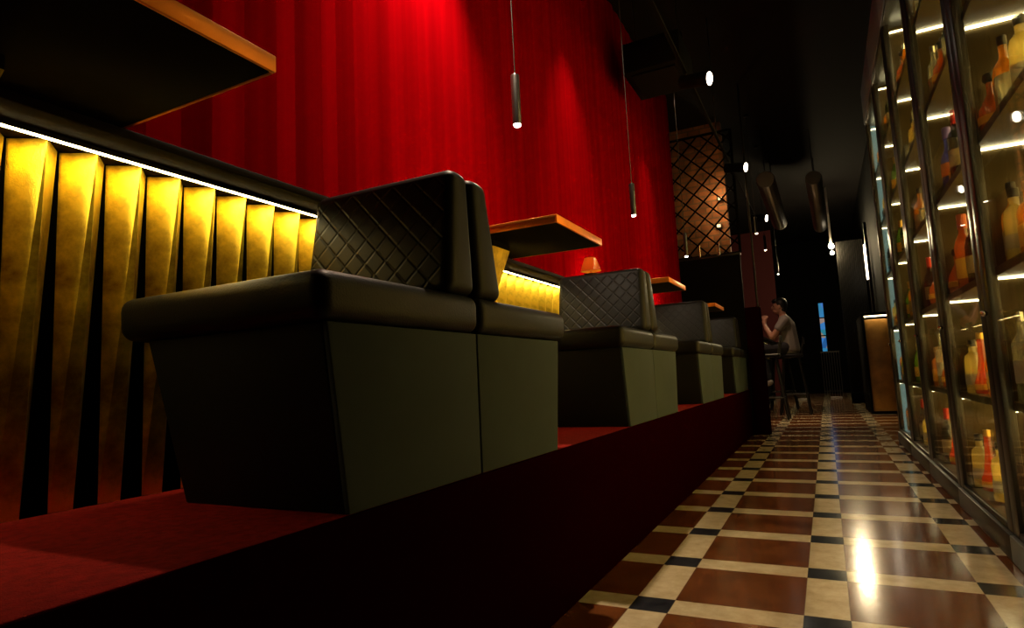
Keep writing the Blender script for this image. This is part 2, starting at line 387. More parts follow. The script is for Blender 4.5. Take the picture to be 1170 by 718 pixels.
# ------------------------------------------------------------------ pendants over the tables
WARM = (1., .80, .55)
def make_pendant(x, y, z0, z1, label, cat='pendant lamp', group='slim black cylinder pendants'):
    t = thing('pendant_lamp', label, cat, (x, y, z0), group)
    MB().tube([(x, y, z1), (x, y, CE-.03)], .0035, 6).build('cord', M['cord'], t)
    MB().lathe([(.021, z0+.006), (.0265, z0+.001), (.0265, z1-.004), (.024, z1), (.006, z1+.004), (.005, z1+.02)], (x, y, 0), 20).build('housing', M['blackmetal'], t)
    MB().lathe([(.040, CE-.03), (.040, CE-.001)], (x, y, 0), 20).build('ceiling_rose', M['blackmetal'], t)
    MB().lathe([(.012, z0-.012), (.0205, z0-.008), (.0205, z0+.008)], (x, y, 0), 20).build('lens', M['lens'], t)['label'] = 'glowing lens'
    return t
names = ['slim black cylinder pendant hanging over the nearest table', 'slim black cylinder pendant on a long cord, biggest one before the red wall', 'slim black cylinder pendant, second one before the red wall', 'slim black cylinder pendant in front of the lattice screen']
for k in range(4):
    y = 3.15+PITCH*(k-1)
    if k == 0: continue
    p = make_pendant(-1.5, y, 2.50, 2.81, names[k])
    lamp('SPOT', 'pendant_light', (-1.5, y, 2.485), 75, WARM, p, (-1.5, y, 0), .015, 134, .9)
# wall washers hung close to the red wall, above the picture
def washer(x, y, z, e, label, aim, ang=90):
    t = thing('wall_washer', label, 'spotlight', (x, y, z), 'wall washers above the red wall')
    d = (Vector(aim)-Vector((x, y, z))).normalized()
    p = Vector((x, y, z))
    MB().tube([p-d*.2, p], .05, 16).build('housing', M['blackmetal'], t)
    MB().tube([p-d*.1, (x, y, CE)], .012, 8).build('rod', M['blackmetal'], t)
    MB().tube([p+d*.001, p+d*.006], .042, 16).build('lens', M['lens'], t)
    lamp('SPOT', 'washer_light', p+d*.02, e, (1., .74, .5), t, aim, .03, ang, 1.)
washer(-1.55, 2.95, 4.3, 330, 'black wall washer lamp above the first pendant at the red wall', (-2, 2.75, 2.2), 88)

washer(-1.35, 5.3, 5.05, 210, 'black wall washer lamp high over the second bench pair at the red wall', (-2, 5.35, 2.15), 46)
washer(-1.35, 8.15, 5.05, 130, 'black wall washer lamp high over the third bench pair at the red wall', (-2, 8.2, 2.2), 40)
# ------------------------------------------------------------------ track spots over the aisle
track = thing('lighting_track', 'black lighting track hung from the dark ceiling over the platform edge', 'track', (-1.02, 6, 3.98))
MB().box(-1.005, -.975, -2, 12.9, 3.96, 3.99).build('rail', M['black'], track)
for yy in (-1, 4.4, 8.0, 11.5): MB().tube([(-.99, yy, 3.99), (-.99, yy, CE)], .008, 8).build('rod', M['blackmetal'], track)
def spot(y, label, e, aimx=.35):
    p = Vector((-.765, y, 3.83)); d = Vector((.92, -.22, -.20)).normalized()
    t = thing('track_spotlight', label, 'spotlight', tuple(p), 'black track spotlights')
    MB().tube([p-d*.30, p-d*.29, p-d*.01, p], [.05, .066, .07, .07], 20).build('housing', M['black'], t)
    q = p-d*.18
    MB().tube([q, (-.99, y+.05, 3.90), (-.99, y+.05, 3.96)], .013, 8).build('bracket', M['blackmetal'], t)
    MB().tube([p+d*.001, p+d*.008], .062, 20).build('lens', M['lens'], t)['label'] = 'glowing lens'
    lamp('SPOT', 'track_light', p+d*.03, e, (1., .70, .34), t, (aimx, y+.4, 0), .05, 48, .55)
spot(3.0, 'black track spotlight above the nearest bench pair', 30)
spot(6.0, 'black track spotlight with bright oval lens in front of the dark ceiling', 30)
spot(9.02, 'black track spotlight beside the lattice screen', 30)
spot(12.4, 'black track spotlight past the lattice screen', 230, -.1)

# dark ceiling cassette
cass = thing('ceiling_cassette', 'black box hanging under the ceiling beside the red wall', 'ceiling unit', (-1.3, 7.0, 4.4))
MB().box(-1.78, -1.12, 6.6, 7.4, 4.42, 4.78, bev=.02).build('housing', M['black'], cass)
MB().box(-1.70, -1.2, 6.68, 7.32, 4.40, 4.42).build('grille', M['black'], cass)
for xx in (-1.7, -1.2): MB().tube([(xx, 7, 4.78), (xx, 7, CE)], .01, 8).build('rod', M['blackmetal'], cass)

# ------------------------------------------------------------------ partition, lattice screen, posts at the platform end
part = thing('partition', 'black half wall closing the far end of the red platform', 'partition', (-1.5, 10.05, 0))
MB().box(-2.15, -1.06, 10.10, 10.22, .0, 2.80, bev=.006).build('panel', M['black'], part)
MB().box(-2.15, -1.05, 10.095, 10.23, 2.80, 2.83, bev=.004).build('cap', M['blackmetal'], part)
pil = MB().box(-1.058, -.845, 10.1, 10.4, 0, 1.95, bev=.008).build('red_pillar', M['riser'])
tag(pil, 'dark red square pillar at the end of the platform beside the tiled aisle', 'pillar')
post = thing('steel_post', 'thin shiny steel post standing on the dark red pillar', 'post', (-.875, 10.2, 1.95))
MB().tube([(-.875, 10.2, 1.96), (-.875, 10.2, CE)], .016, 12).build('pole', M['darkmetal'], post)
MB().lathe([(.04, 1.9505), (.04, 1.962)], (-.875, 10.2, 0), 16).build('base_plate', M['darkmetal'], post)
for xx, lab in ((-1.66, 'short chrome rod on the black partition, left of the pair'), (-1.36, 'short chrome rod on the black partition, right of the pair')):
    t = thing('chrome_rod', lab, 'rod', (xx, 10.125, 2.83), 'chrome rods on the partition')
    MB().tube([(xx, 10.115, 2.835), (xx, 10.115, 3.02)], .012, 10).build('rod', M['chrome'], t)
    MB().lathe([(.018, 2.8305), (.018, 2.84), (.016, 2.845)], (xx, 10.115, 0), 14).build('foot', M['chrome'], t)
lat = thing('lattice_screen', 'black diamond lattice screen in a frame in front of warm lit bricks', 'screen', (-1.55, 10.16, 2.83))
LX0, LX1, LZ0, LZ1 = -2.12, -1.05, 2.84, 4.86
fr = MB()
for a, b_ in (((LX0, LZ0), (LX1, LZ0)), ((LX1, LZ0), (LX1, LZ1)), ((LX1, LZ1), (LX0, LZ1)), ((LX0, LZ1), (LX0, LZ0))):
    fr.tube([(a[0], 10.16, a[1]), (b_[0], 10.16, b_[1])], .022, 8)
fr.build('frame', M['black'], lat)
la = MB(); st = .285; sl = 1.0
def clip(c, sgn):
    pts = []
    for zz in (LZ0, LZ1):
        x = c+sgn*(zz-LZ0)/sl
        if LX0 <= x <= LX1: pts.append((x, zz))
    for xx in (LX0, LX1):
        z = LZ0+(xx-c)*sgn*sl
        if LZ0 < z < LZ1: pts.append((xx, z))
    return pts[:2] if len(pts) >= 2 else None
for sgn in (1, -1):
    for i in range(-14, 16):
        s_ = clip(-1.6+i*st+(.1 if sgn < 0 else 0), sgn)
        if s_: la.tube([(s_[0][0], 10.16+.01*sgn, s_[0][1]), (s_[1][0], 10.16+.01*sgn, s_[1][1])], .014, 6)
la.build('lattice', M['black'], lat)
# brick wall behind the screen
def brick():
    m, n, l, b = newmat('warm_old_bricks')
    tc = n.new('ShaderNodeTexCoord'); mp = n.new('ShaderNodeMapping'); mp.inputs['Rotation'].default_value = (PI/2, 0, 0); l.new(tc.outputs['Object'], mp.inputs[0])
    br = n.new('ShaderNodeTexBrick'); br.inputs['Scale'].default_value = 3.2
    br.inputs['Color1'].default_value = (.42, .17, .07, 1); br.inputs['Color2'].default_value = (.26, .10, .045, 1); br.inputs['Mortar'].default_value = (.20, .12, .07, 1)
    br.inputs['Mortar Size'].default_value = .03
    l.new(mp.outputs[0], br.inputs['Vector'])
    ns = n.new('ShaderNodeTexNoise'); ns.inputs['Scale'].default_value = 3.5; ns.inputs['Detail'].default_value = 7; l.new(tc.outputs['Object'], ns.inputs['Vector'])
    mr = n.new('ShaderNodeMapRange'); mr.inputs[1].default_value = .3; mr.inputs[2].default_value = .7; mr.inputs[3].default_value = .45; mr.inputs[4].default_value = 1.3; l.new(ns.outputs['Fac'], mr.inputs[0])
    sc = n.new('ShaderNodeVectorMath'); sc.operation = 'SCALE'; l.new(br.outputs['Color'], sc.inputs[0]); l.new(mr.outputs[0], sc.inputs['Scale']); l.new(sc.outputs[0], b.inputs['Base Color'])
    bp = n.new('ShaderNodeBump'); bp.inputs['Distance'].default_value = .03; bp.inputs['Strength'].default_value = 1
    ad = n.new('ShaderNodeMath'); ad.operation = 'SUBTRACT'; l.new(ns.outputs['Fac'], ad.inputs[0]); l.new(br.outputs['Fac'], ad.inputs[1]); l.new(ad.outputs[0], bp.inputs['Height']); l.new(bp.outputs[0], b.inputs['Normal'])
    b.inputs['Roughness'].default_value = .75
    return m
struct(MB().box(-3.3, -1.36, 11.6, 11.75, 2.6, CE), 'wall_brick', brick())
def upl(x, z, e, lab):
    t = thing('brick_wall_lamp', lab, 'wall lamp', (x, 11.55, z), 'small lamps on the brick wall')
    MB().box(x-.05, x+.05, 11.52, 11.599, z-.04, z+.04, bev=.008).build('housing', M['blackmetal'], t)
    MB().box(x-.03, x+.03, 11.515, 11.52, z-.025, z+.025).build('lens', emat('dim_lens', (1, .6, .25), 3), t)
    lamp('POINT', 'brick_light', (x, 11.38, z+.05), e, (1, .58, .22), t, size=.05)
upl(-1.46, 4.12, 3.4, 'small lamp on the brick wall behind the lattice, upper one')
upl(-1.52, 3.62, 1.6, 'small lamp on the brick wall behind the lattice, lower one')

# ------------------------------------------------------------------ bar counter, person, far end
ct = thing('bar_counter', 'long bar counter with gold panelled front where the person sits', 'counter', (-1.7, 14.5, 0))
MB().box(-2.2, -1.50, 11.8, 21, 0, 1.60, bev=.01).build('body', M['black'], ct)
MB().box(-2.25, -1.28, 11.7, 21.1, 1.70, 1.76, bev=.008).build('worktop', M['tabledark'], ct)
MB().box(-2.2, -1.5, 11.8, 21, 1.60, 1.70).build('upper_rail', M['black'], ct)
MB().box(-1.495, -1.480, 11.9, 20.9, 1.690, 1.699).build('led_strip', emat('bar_led', (1., .7, .25), 10), ct)
for i in range(16):
    yy = 12.1+i*.55
    MB().poly([(-1.499, yy, 1.25), (-1.49, yy+.2, 1.25), (-1.499, yy+.24, 1.25), (-1.499, yy, 1.685), (-1.42, yy+.24, 1.685), (-1.499, yy+.42, 1.685)],
              [(0, 1, 2), (3, 5, 4), (0, 3, 4, 1), (1, 4, 5, 2), (2, 5, 3, 0)]).build('gold_panel', M['gold'], ct, smooth=False)
for y_, lab in ((11.6, 'small black pendant over the bar counter, nearest of the row'), (13.4, 'small black pendant over the bar counter, in the middle of the row'), (17.1, 'small black pendant over the bar counter, farthest of the row')):
    p = make_pendant(-.90, y_, 3.40, 3.70, lab, group='pendants over the bar counter')
    lamp('SPOT', 'bar_light', (-.90, y_, 3.385), 40 if y_ < 17 else 45, (1, .62, .4), p, (-1.6, y_+(0 if y_ < 17 else 3), 0.5), .02, 110, .8)

def make_stool():
    t = thing('bar_stool', '', 'stool', (0, 0, 0), 'dark bar stools at the counter')
    legs = []
    for sx in (-1, 1):
        for sy in (-1, 1):
            MB().tube([(sx*.29, sy*.29, 0.001), (sx*.15, sy*.15, 1.20)], .022, 8).build('leg', M['darkmetal'], t)
    r = MB(); z = .42; q = .25
    for a, b_ in (((-q, -q), (q, -q)), ((q, -q), (q, q)), ((q, q), (-q, q)), ((-q, q), (-q, -q))): r.tube([(*a, z), (*b_, z)], .014, 8)
    r.build('footrest', M['darkmetal'], t)
    MB().box(-.23, .23, -.23, .23, 1.20, 1.27, bev=.03, seg=4).build('seat', M['leather'], t)
    bk = MB(); bk.tube([(.2, -.19, 1.22), (.27, -.19, 1.60)], .016, 8); bk.tube([(.2, .19, 1.22), (.27, .19, 1.60)], .016, 8)
    bk.box(.25, .28, -.21, .21, 1.48, 1.62, bev=.01)
    bk.build('backrest', M['darkmetal'], t)
    return t
stool = make_stool()
PYU, PXU = 14.5, -.66                         # where the person sits
stool.location = Vector((PXU, PYU, 0))*S; stool['label'] = 'dark bar stool the seated person sits on'
dup(stool, (-1.02, 13.1, 0), 'dark splayed leg bar stool in front of the seated person, nearest the camera')
dup(stool, (-.98, 16.2, 0), 'dark bar stool behind the seated person')

def make_person():
    root = bpy.data.objects.new('person', None); C.objects.link(root)
    root.location = Vector((PXU, PYU, 1.30))*S; ORG['person'] = Vector()
    tag(root, 'person in a grey shirt sitting at the bar with hands raised to the chin', 'person')
    # metres; sits facing -X, origin at the seat surface
    def skin(name, mat, V, E, parent, remesh=.006, extra=None, sub=2):
        b = bmesh.new()
        def ell(p, r, bm_):
            rx, ry = r if isinstance(r, tuple) else (r, r)
            rx, ry = min(rx, ry), max(rx, ry)                 # a trunk is wider than deep
            rz = rx if not isinstance(r, tuple) else rx*.8
            ret = bmesh.ops.create_icosphere(bm_, subdivisions=2, radius=1)
            for v in ret['verts']: v.co = Vector((v.co.x*rx, v.co.y*ry, v.co.z*rz))+Vector(p)
        for i0, i1 in E:                                      # one tapering limb segment per bone, fused below
            h = bmesh.new(); ell(V[i0][0], V[i0][1], h); ell(V[i1][0], V[i1][1], h)
            ret = bmesh.ops.convex_hull(h, input=list(h.verts))
            bmesh.ops.delete(h, geom=[g for g in set(ret['geom_interior']+ret['geom_unused']) if isinstance(g, bmesh.types.BMVert)], context='VERTS')
            inner = [f for f in h.faces if not f.is_valid]
            loose = [v for v in h.verts if not v.link_faces]; bmesh.ops.delete(h, geom=loose, context='VERTS')
            h2 = bmesh.new(); vv = [h2.verts.new(v.co) for v in h.verts]; h.free()
            ret = bmesh.ops.convex_hull(h2, input=vv)
            bmesh.ops.recalc_face_normals(h2, faces=h2.faces)
            t_ = bpy.data.meshes.new('t'); h2.to_mesh(t_); h2.free(); b.from_mesh(t_); bpy.data.meshes.remove(t_)
        for c, r in (extra or []):
            ret = bmesh.ops.create_uvsphere(b, u_segments=20, v_segments=14, radius=1)
            for v in ret['verts']: v.co = Vector((v.co.x*r[0], v.co.y*r[1], v.co.z*r[2]))+Vector(c)
        me3 = bpy.data.meshes.new(name); b.to_mesh(me3); b.free()
        for p in me3.polygons: p.use_smooth = True
        me3.materials.append(mat)
        o = bpy.data.objects.new(name, me3); C.objects.link(o); o.parent = parent
        rm = o.modifiers.new('remesh', 'REMESH'); rm.mode = 'VOXEL'; rm.voxel_size = remesh; rm.use_smooth_shade = True
        sm = o.modifiers.new('smooth', 'SMOOTH'); sm.factor = .5; sm.iterations = 3
        return o
    V = [((0, 0, .10), (.15, .12)), ((-.01, 0, .27), (.15, .11)), ((-.03, 0, .42), (.17, .115)), ((-.05, 0, .52), (.10, .09)),
         ((-.065, 0, .585), .052), ((-.085, 0, .68), .06)]
    E = [(0, 1), (1, 2), (2, 3), (3, 4), (4, 5)]
    def chain(start, pts):
        prev = start; ids = []
        for p, r in pts: V.append((p, r)); E.append((prev, len(V)-1)); prev = len(V)-1; ids.append(prev)
        return ids
    for sy in (-1, 1):
        a = chain(3, [((-.04, sy*.175, .50), .062), ((-.16, sy*.20, .34), .047), ((-.235, sy*.205, .255), .041), ((-.30, sy*.13, .36), .036), ((-.335, sy*.055, .46), .026), ((-.345, sy*.04, .50), .032), ((-.335, sy*.03, .545), .03)])
        palm = a[-1]
        for k, (dy, ln) in enumerate(((.0, .026), (.0, .030), (.0, .028), (.0, .022))):
            bx = -.365+.022*k
            chain(palm, [((bx, sy*.022, .565), .0095), ((bx-.004, sy*.006, .565+ln), .0088), ((bx+.008, -sy*.012, .565+ln+.012), .0078), ((bx+.016, -sy*.018, .565+ln-.008), .007)])
        chain(a[-2], [((-.315, sy*.028, .525), .0115), ((-.30, sy*.012, .555), .010), ((-.295, sy*.006, .575), .008)])
        l_ = chain(0, [((-.10, sy*.10, .075), .095), ((-.30, sy*.12, .07), .078), ((-.44, sy*.125, .055), .062), ((-.42, sy*.12, -.12), .056), ((-.36, sy*.115, -.38), .040), ((-.36, sy*.115, -.43), .04), ((-.43, sy*.115, -.465), .036), ((-.50, sy*.115, -.475), .026)])
    hx, hz = -.10, .735
    extra = [((hx, 0, hz), (.098, .076, .118)), ((hx-.045, 0, hz-.075), (.05, .05, .045)), ((hx-.105, 0, hz-.012), (.018, .012, .026)),
             ((hx-.092, 0, hz-.055), (.016, .026, .008)), ((hx-.092, 0, hz-.069), (.015, .022, .008)), ((hx, .078, hz-.01), (.02, .009, .032)), ((hx, -.078, hz-.01), (.02, .009, .032)),
             ((hx-.088, .03, hz+.022), (.012, .022, .008)), ((hx-.088, -.03, hz+.022), (.012, .022, .008))]
    skin('body', pmat('skin', (.45, .22, .14), .5), V, E, root, .0055, extra)
    # shirt and sleeves
    SV = [((.0, 0, .05), (.175, .145)), ((-.01, 0, .27), (.172, .132)), ((-.03, 0, .42), (.19, .135)), ((-.048, 0, .525), (.105, .09))]
    SE = [(0, 1), (1, 2), (2, 3)]
    for sy in (-1, 1):
        SV += [((-.04, sy*.18, .50), .078), ((-.13, sy*.195, .385), .066)]; n_ = len(SV); SE += [(3, n_-2), (n_-2, n_-1)]
    skin('shirt', pmat('grey_shirt', (.22, .20, .18), .9, bump=.3, bscale=60), SV, SE, root, .008)
    TV = [((0, 0, .105), (.17, .135))]; TE = []
    for sy in (-1, 1):
        s0 = len(TV); TV += [((-.10, sy*.10, .078), .108), ((-.30, sy*.12, .072), .092), ((-.44, sy*.125, .055), .076), ((-.42, sy*.12, -.12), .07), ((-.365, sy*.115, -.38), .056)]
        TE += [(0, s0), (s0, s0+1), (s0+1, s0+2), (s0+2, s0+3), (s0+3, s0+4)]
    skin('trousers', pmat('dark_trousers', (.015, .016, .02), .9), TV, TE, root, .008)
    for sy in (-1, 1):
        skin('shoe', pmat('pale_shoe', (.35, .32, .27), .6), [((-.345, sy*.115, -.445), .052), ((-.42, sy*.115, -.468), .047), ((-.51, sy*.115, -.48), .036)], [(0, 1), (1, 2)], root, .006)
    hair = [((hx+.022, 0, hz+.03), (.098, .084, .108)), ((hx-.05, 0, hz+.085), (.06, .068, .042)), ((hx+.045, 0, hz-.045), (.055, .068, .06))]
    b = bmesh.new()
    for c, r in hair:
        ret = bmesh.ops.create_uvsphere(b, u_segments=20, v_segments=14, radius=1)
        for v in ret['verts']: v.co = Vector((v.co.x*r[0], v.co.y*r[1], v.co.z*r[2]))+Vector(c)
    me = bpy.data.meshes.new('hair'); b.to_mesh(me); b.free(); me.materials.append(pmat('black_hair', (.01, .008, .007), .5, bump=.6, bscale=120))
    o = bpy.data.objects.new('hair', me); C.objects.link(o); o.parent = root
    rm = o.modifiers.new('remesh', 'REMESH'); rm.mode = 'VOXEL'; rm.voxel_size = .008; rm.use_smooth_shade = True
    eb = MB()
    for sy in (-1, 1):
        b = bmesh.new(); bmesh.ops.create_uvsphere(b, u_segments=12, v_segments=8, radius=.011)
        for v in b.verts: v.co += Vector((hx-.086, sy*.031, hz+.008))
        for v in b.verts: v.co /= S
        eb.add(b)
    eb.build('eyes', pmat('dark_eyes', (.03, .02, .015), .2), root)
make_person()

# ribbed panel, leaded window strip, railing, ducts, far lamps, gold cabinet
rp = MB(); nrib = 13; x0, x1 = .49, 1.10
v = []; f = []
for i in range(nrib*4+1):
    xx = x0+(x1-x0)*i/(nrib*4); ph = i % 4; dy = (.0, .0, -.035, -.035)[ph]
    v += [(xx, 18.0+dy, .30), (xx, 18.0+dy, 4.2)]
nn = len(v)
for i in range(nrib*4+1):
    xx = x0+(x1-x0)*i/(nrib*4); v += [(xx, 18.08, .30), (xx, 18.08, 4.2)]
for i in range(nrib*4):
    a = 2*i; f += [(a, a+2, a+3, a+1), (nn+a, nn+a+2, nn+a+3, nn+a+1), (a, a+2, nn+a+2, nn+a), (a+1, a+3, nn+a+3, nn+a+1)]
f += [(0, 1, nn+1, nn), (nrib*8, nrib*8+1, nn+nrib*8+1, nn+nrib*8)]
rib = thing('ribbed_screen', 'tall dark ribbed metal screen at the end of the aisle', 'screen', (.8, 18.05, 0))
rp.poly(v, f).build('ribbed_sheet', pmat('dark_ribbed_metal', (.014, .013, .012), .3, .6), rib, smooth=False)
MB().box(x0, x1, 17.95, 18.1, 0, .30, bev=.01).build('plinth', M['black'], rib)
def leaded():
    m, n, l, b = newmat('stained_glass')
    tc = n.new('ShaderNodeTexCoord'); vz = n.new('ShaderNodeTexVoronoi'); vz.inputs['Scale'].default_value = 5.5; l.new(tc.outputs['Object'], vz.inputs['Vector'])
    hs = n.new('ShaderNodeValToRGB'); e = hs.color_ramp.elements
    e[0].position = 0; e[0].color = (.01, .10, .5, 1); e[1].position = 1; e[1].color = (.35, .25, .9, 1)
    q = e.new(.35); q.color = (.02, .35, .45, 1); q = e.new(.6); q.color = (.05, .3, .9, 1); q = e.new(.8); q.color = (.5, .35, .15, 1)
    l.new(vz.outputs['Color'], hs.inputs[0]); l.new(hs.outputs[0], b.inputs['Emission Color']); b.inputs['Emission Strength'].default_value = .55
    b.inputs['Base Color'].default_value = (0, 0, 0, 1)
    return m
wn = MB().box(-.075, .075, 24.93, 24.96, 1.50, 3.26).build('window_1', leaded()); wn['kind'] = 'structure'
wf = MB()
for a in ((-.11, -.075, 1.46, 3.3), (.075, .11, 1.46, 3.3)): wf.box(a[0], a[1], 24.9, 24.99, a[2], a[3])
for z in (1.46, 2.05, 2.70, 3.26): wf.box(-.075, .075, 24.9, 24.99, z, z+.04)
wf.build('window_frame', M['black'], wn)
rl = thing('railing', 'dark railing with thin vertical bars under the blue window strip', 'railing', (.15, 23.5, 0))
MB().box(-.15, .42, 23.48, 23.52, 1.42, 1.47).build('handrail', M['darkmetal'], rl)
MB().box(-.15, .42, 23.48, 23.52, .1, .14).build('bottom_rail', M['darkmetal'], rl)
for i in range(8): MB().tube([(-.13+i*.076, 23.5, .0), (-.13+i*.076, 23.5, 1.43)], .011, 8).build('bar', pmat('grey_bar', (.2, .2, .2), .3, .8) if i == 0 else bpy.data.materials['grey_bar'], rl)
for xa, xb, yy, lab in ((-.86, -.55, 20.5, 'pale metal threshold strip on the floor behind the stools'), (.02, .34, 21.2, 'pale metal threshold strip on the floor before the ribbed screen')):
    tag(MB().box(xa, xb, yy, yy+.12, .0005, .035, bev=.004).build('threshold_strip', pmat('pale_metal', (.6, .55, .5), .35, .7)), lab, 'strip', 'threshold strips at the far end')

def duct(pts, r, label):
    t = thing('ventilation_duct', label, 'duct', pts[0], 'silver ribbed ducts under the ceiling')
    P = [Vector(p) for p in pts]; L = sum((b_-a).length for a, b_ in zip(P, P[1:])); n_ = int(L/.05); out = []; rad = []
    for i in range(n_*2+1):
        d = L*i/(n_*2); k = 0
        while k < len(P)-2 and d > (P[k+1]-P[k]).length: d -= (P[k+1]-P[k]).length; k += 1
        out.append(P[k]+(P[k+1]-P[k]).normalized()*d); rad.append(r if i % 2 else r*.9)
    MB().tube(out, rad, 20).build('flexible_hose', pmat('foil_duct', (.35, .33, .30), .35, .9) if 'foil_duct' not in bpy.data.materials else bpy.data.materials['foil_duct'], t, smooth=False)
    for q in (0, len(out)//2, len(out)-2):
        MB().tube([out[q]+Vector((0, 0, r)), (out[q].x, out[q].y, CE)], .008, 6).build('hanger', M['black'], t)
duct([(-.72, 12.4, 4.58), (-.72, 16.5, 4.58)], .17, 'silver ribbed duct under the ceiling over the bar counter')
duct([(.10, 13.0, 4.62), (.14, 15.0, 4.45), (.17, 16.8, 4.42)], .15, 'silver ribbed duct under the ceiling over the aisle')
fl = thing('rod_lamp', 'bright lamp pair at the bottom of a pale hanging rod at the aisle end', 'lamp', (.38, 17.6, 3.98))
MB().box(.355, .405, 17.58, 17.62, 4.12, CE).build('rod', pmat('pale_rod', (.55, .5, .45), .5), fl)
def ball(c, r):
    b = bmesh.new(); bmesh.ops.create_uvsphere(b, u_segments=16, v_segments=12, radius=r)
    for q in b.verts: q.co += Vector(c)
    return b
MB().add(ball((.38, 17.6, 4.04), .06)).build('bulb', M['bulb'], fl)['label'] = 'upper bulb'
MB().add(ball((.39, 17.6, 3.86), .04)).build('bulb', M['bulb'], fl)['label'] = 'lower bulb'
MB().tube([(.385, 17.6, 3.9), (.38, 17.6, 4.0)], .015, 8).build('socket', M['blackmetal'], fl)
wl = thing('wall_light', 'tall pale upright light column beside the far end of the cabinets', 'lamp', (1.1, 17.2, 0))
MB().box(1.02, 1.06, 16.4, 16.5, 2.95, 3.78, bev=.01).build('tube', emat('column_light', (1, .85, .62), 7), wl)
MB().box(1.06, 1.12, 16.38, 16.52, 0, 4.3, bev=.01).build('column', M['darkmetal'], wl)

gc = thing('side_counter', 'wooden counter with glowing edge beyond the bottle cabinets', 'counter', (.95, 14.5, 0))
MB().box(.74, 1.155, 14.0, 16.2, .06, 1.86, bev=.01).build('body', pmat('golden_oak', (.42, .20, .035), .4, var=.3, vscale=7), gc)
MB().box(.70, 1.158, 13.90, 16.25, 1.93, 1.985, bev=.006).build('worktop', M['tabledark'], gc)
MB().box(.70, .74, 13.96, 16.2, 0, 1.93, bev=.006).build('front_panel', M['black'], gc)
MB().box(.745, 1.15, 13.92, 13.96, 1.905, 1.928).build('led_strip', emat('counter_led', (1, .8, .45), 9), gc)['label'] = 'glowing strip'
MB().box(.74, 1.155, 14.0, 16.2, 0, .06).build('plinth', M['black'], gc)

# ------------------------------------------------------------------ bottle cabinets
olive = pmat('bronze_mirror', (.045, .030, .007), .34, .6, var=.35, vscale=5)
backp = emat('amber_fill_panel', (1., .62, .14), 4.3)  # back panel given an added glow to light bottles and fill the room
mint = emat('frosted_mint_glass', (.34, .56, .50), .55)
shelfm = pmat('bronze_shelf', (.07, .048, .011), .45, .3, var=.25, vscale=9)
fascia = pmat('grey_fascia', (.12, .20, .25), .6)
def pane():
    m, n, l, b = newmat('clear_pane'); n.remove(b); out = n['Material Output']
    tr = n.new('ShaderNodeBsdfTransparent'); tr.inputs[0].default_value = (.96, .98, .96, 1)
    gl = n.new('ShaderNodeBsdfGlossy'); gl.inputs['Roughness'].default_value = .02
    fr = n.new('ShaderNodeFresnel'); fr.inputs[0].default_value = 1.45
    ml = n.new('ShaderNodeMath'); ml.operation = 'MULTIPLY'; ml.inputs[1].default_value = .45; l.new(fr.outputs[0], ml.inputs[0])
    mx = n.new('ShaderNodeMixShader'); l.new(ml.outputs[0], mx.inputs[0]); l.new(tr.outputs[0], mx.inputs[1]); l.new(gl.outputs[0], mx.inputs[2]); l.new(mx.outputs[0], out.inputs[0])
    return m
panem = pane()
FX, BX = .74, 1.12
UL = 1.325; Y0 = 2.535
SH = [.78, 1.44, 2.11, 2.77, 3.43]
TOP = 4.10
bays = ['nearest', 'second', 'third', 'fourth', 'farthest']
cabs = []
for k in range(5):
    a, b_ = Y0+k*UL, Y0+(k+1)*UL
    t = thing('bottle_cabinet', 'black framed glass cabinet full of lit bottles, %s one along the aisle' % bays[k], 'cabinet', (.93, (a+b_)/2, 0), 'glass bottle cabinets along the aisle')
    MB().box(FX-.02, BX, a+.001, b_-.001, 0, .13, bev=.006).build('plinth', M['blackmetal'], t)
    MB().box(BX, BX+.03, a+.001, b_-.001, 0, TOP).build('back_panel', backp, t)
    MB().box(FX+.035, BX, a+.001, a+.021, .13, TOP).build('side_panel', olive, t)
    sp = MB().box(FX+.035, BX, b_-.021, b_-.001, .13, TOP).build('side_panel', mint if k == 4 else olive, t)
    if k == 4: sp['label'] = 'frosted mint glass side panel'
    MB().box(FX, FX+.05, a+.001, a+.112, .13, TOP, bev=.008).build('stile', M['blackmetal'], t)
    MB().box(FX, FX+.05, b_-.112, b_-.001, .13, TOP, bev=.008).build('stile', M['blackmetal'], t)
    MB().box(FX, FX+.04, a+.112, b_-.112, .13, .165, bev=.005).build('bottom_rail', M['blackmetal'], t)
    MB().box(FX, BX, a+.001, b_-.001, TOP, TOP+.04, bev=.005).build('top_board', M['blackmetal'], t)
    MB().box(FX-.01, FX+.03, a+.001, b_-.001, TOP+.04, TOP+.5, bev=.006).build('fascia', fascia, t)
    MB().box(FX+.012, FX+.020, a+.112, b_-.112, .165, TOP).build('glass_pane', panem, t)
    for z in SH:
        s_ = MB(); s_.box(FX+.082, BX, a+.022, b_-.022, z-.042, z); s_.box(BX-.048, BX-.040, a+.022, b_-.05, z-.09, z-.043)  # rear lip added to keep the back strip's light off the aisle
        s_.box(FX+.042, FX+.082, a+.115, b_-.022, z-.042, z); s_.build('shelf', shelfm, t)
    for z in SH+[TOP]:
        st_ = MB().box(FX+.06, BX-.03, b_-.042, b_-.023, z-.053, z-.044).build('light_strip', M['shelfled'], t)
        MB().box(BX-.03, BX-.012, a+.06, b_-.06, z-.062, z-.044).build('light_strip', M['backled'], t)
    MB().box(FX+.058, FX+.074, a+.0215, a+.027, .17, TOP-.01).build('light_strip', M['sidefill'], t)  # unseen strip added behind the near stile to brighten the bottles
    kn = MB().add(ball((FX-.016, b_-.06, 1.22), .016)); kn.tube([(FX-.012, b_-.06, 1.22), (FX+.003, b_-.06, 1.22)], .007, 8); kn.build('knob', M['chrome'], t)

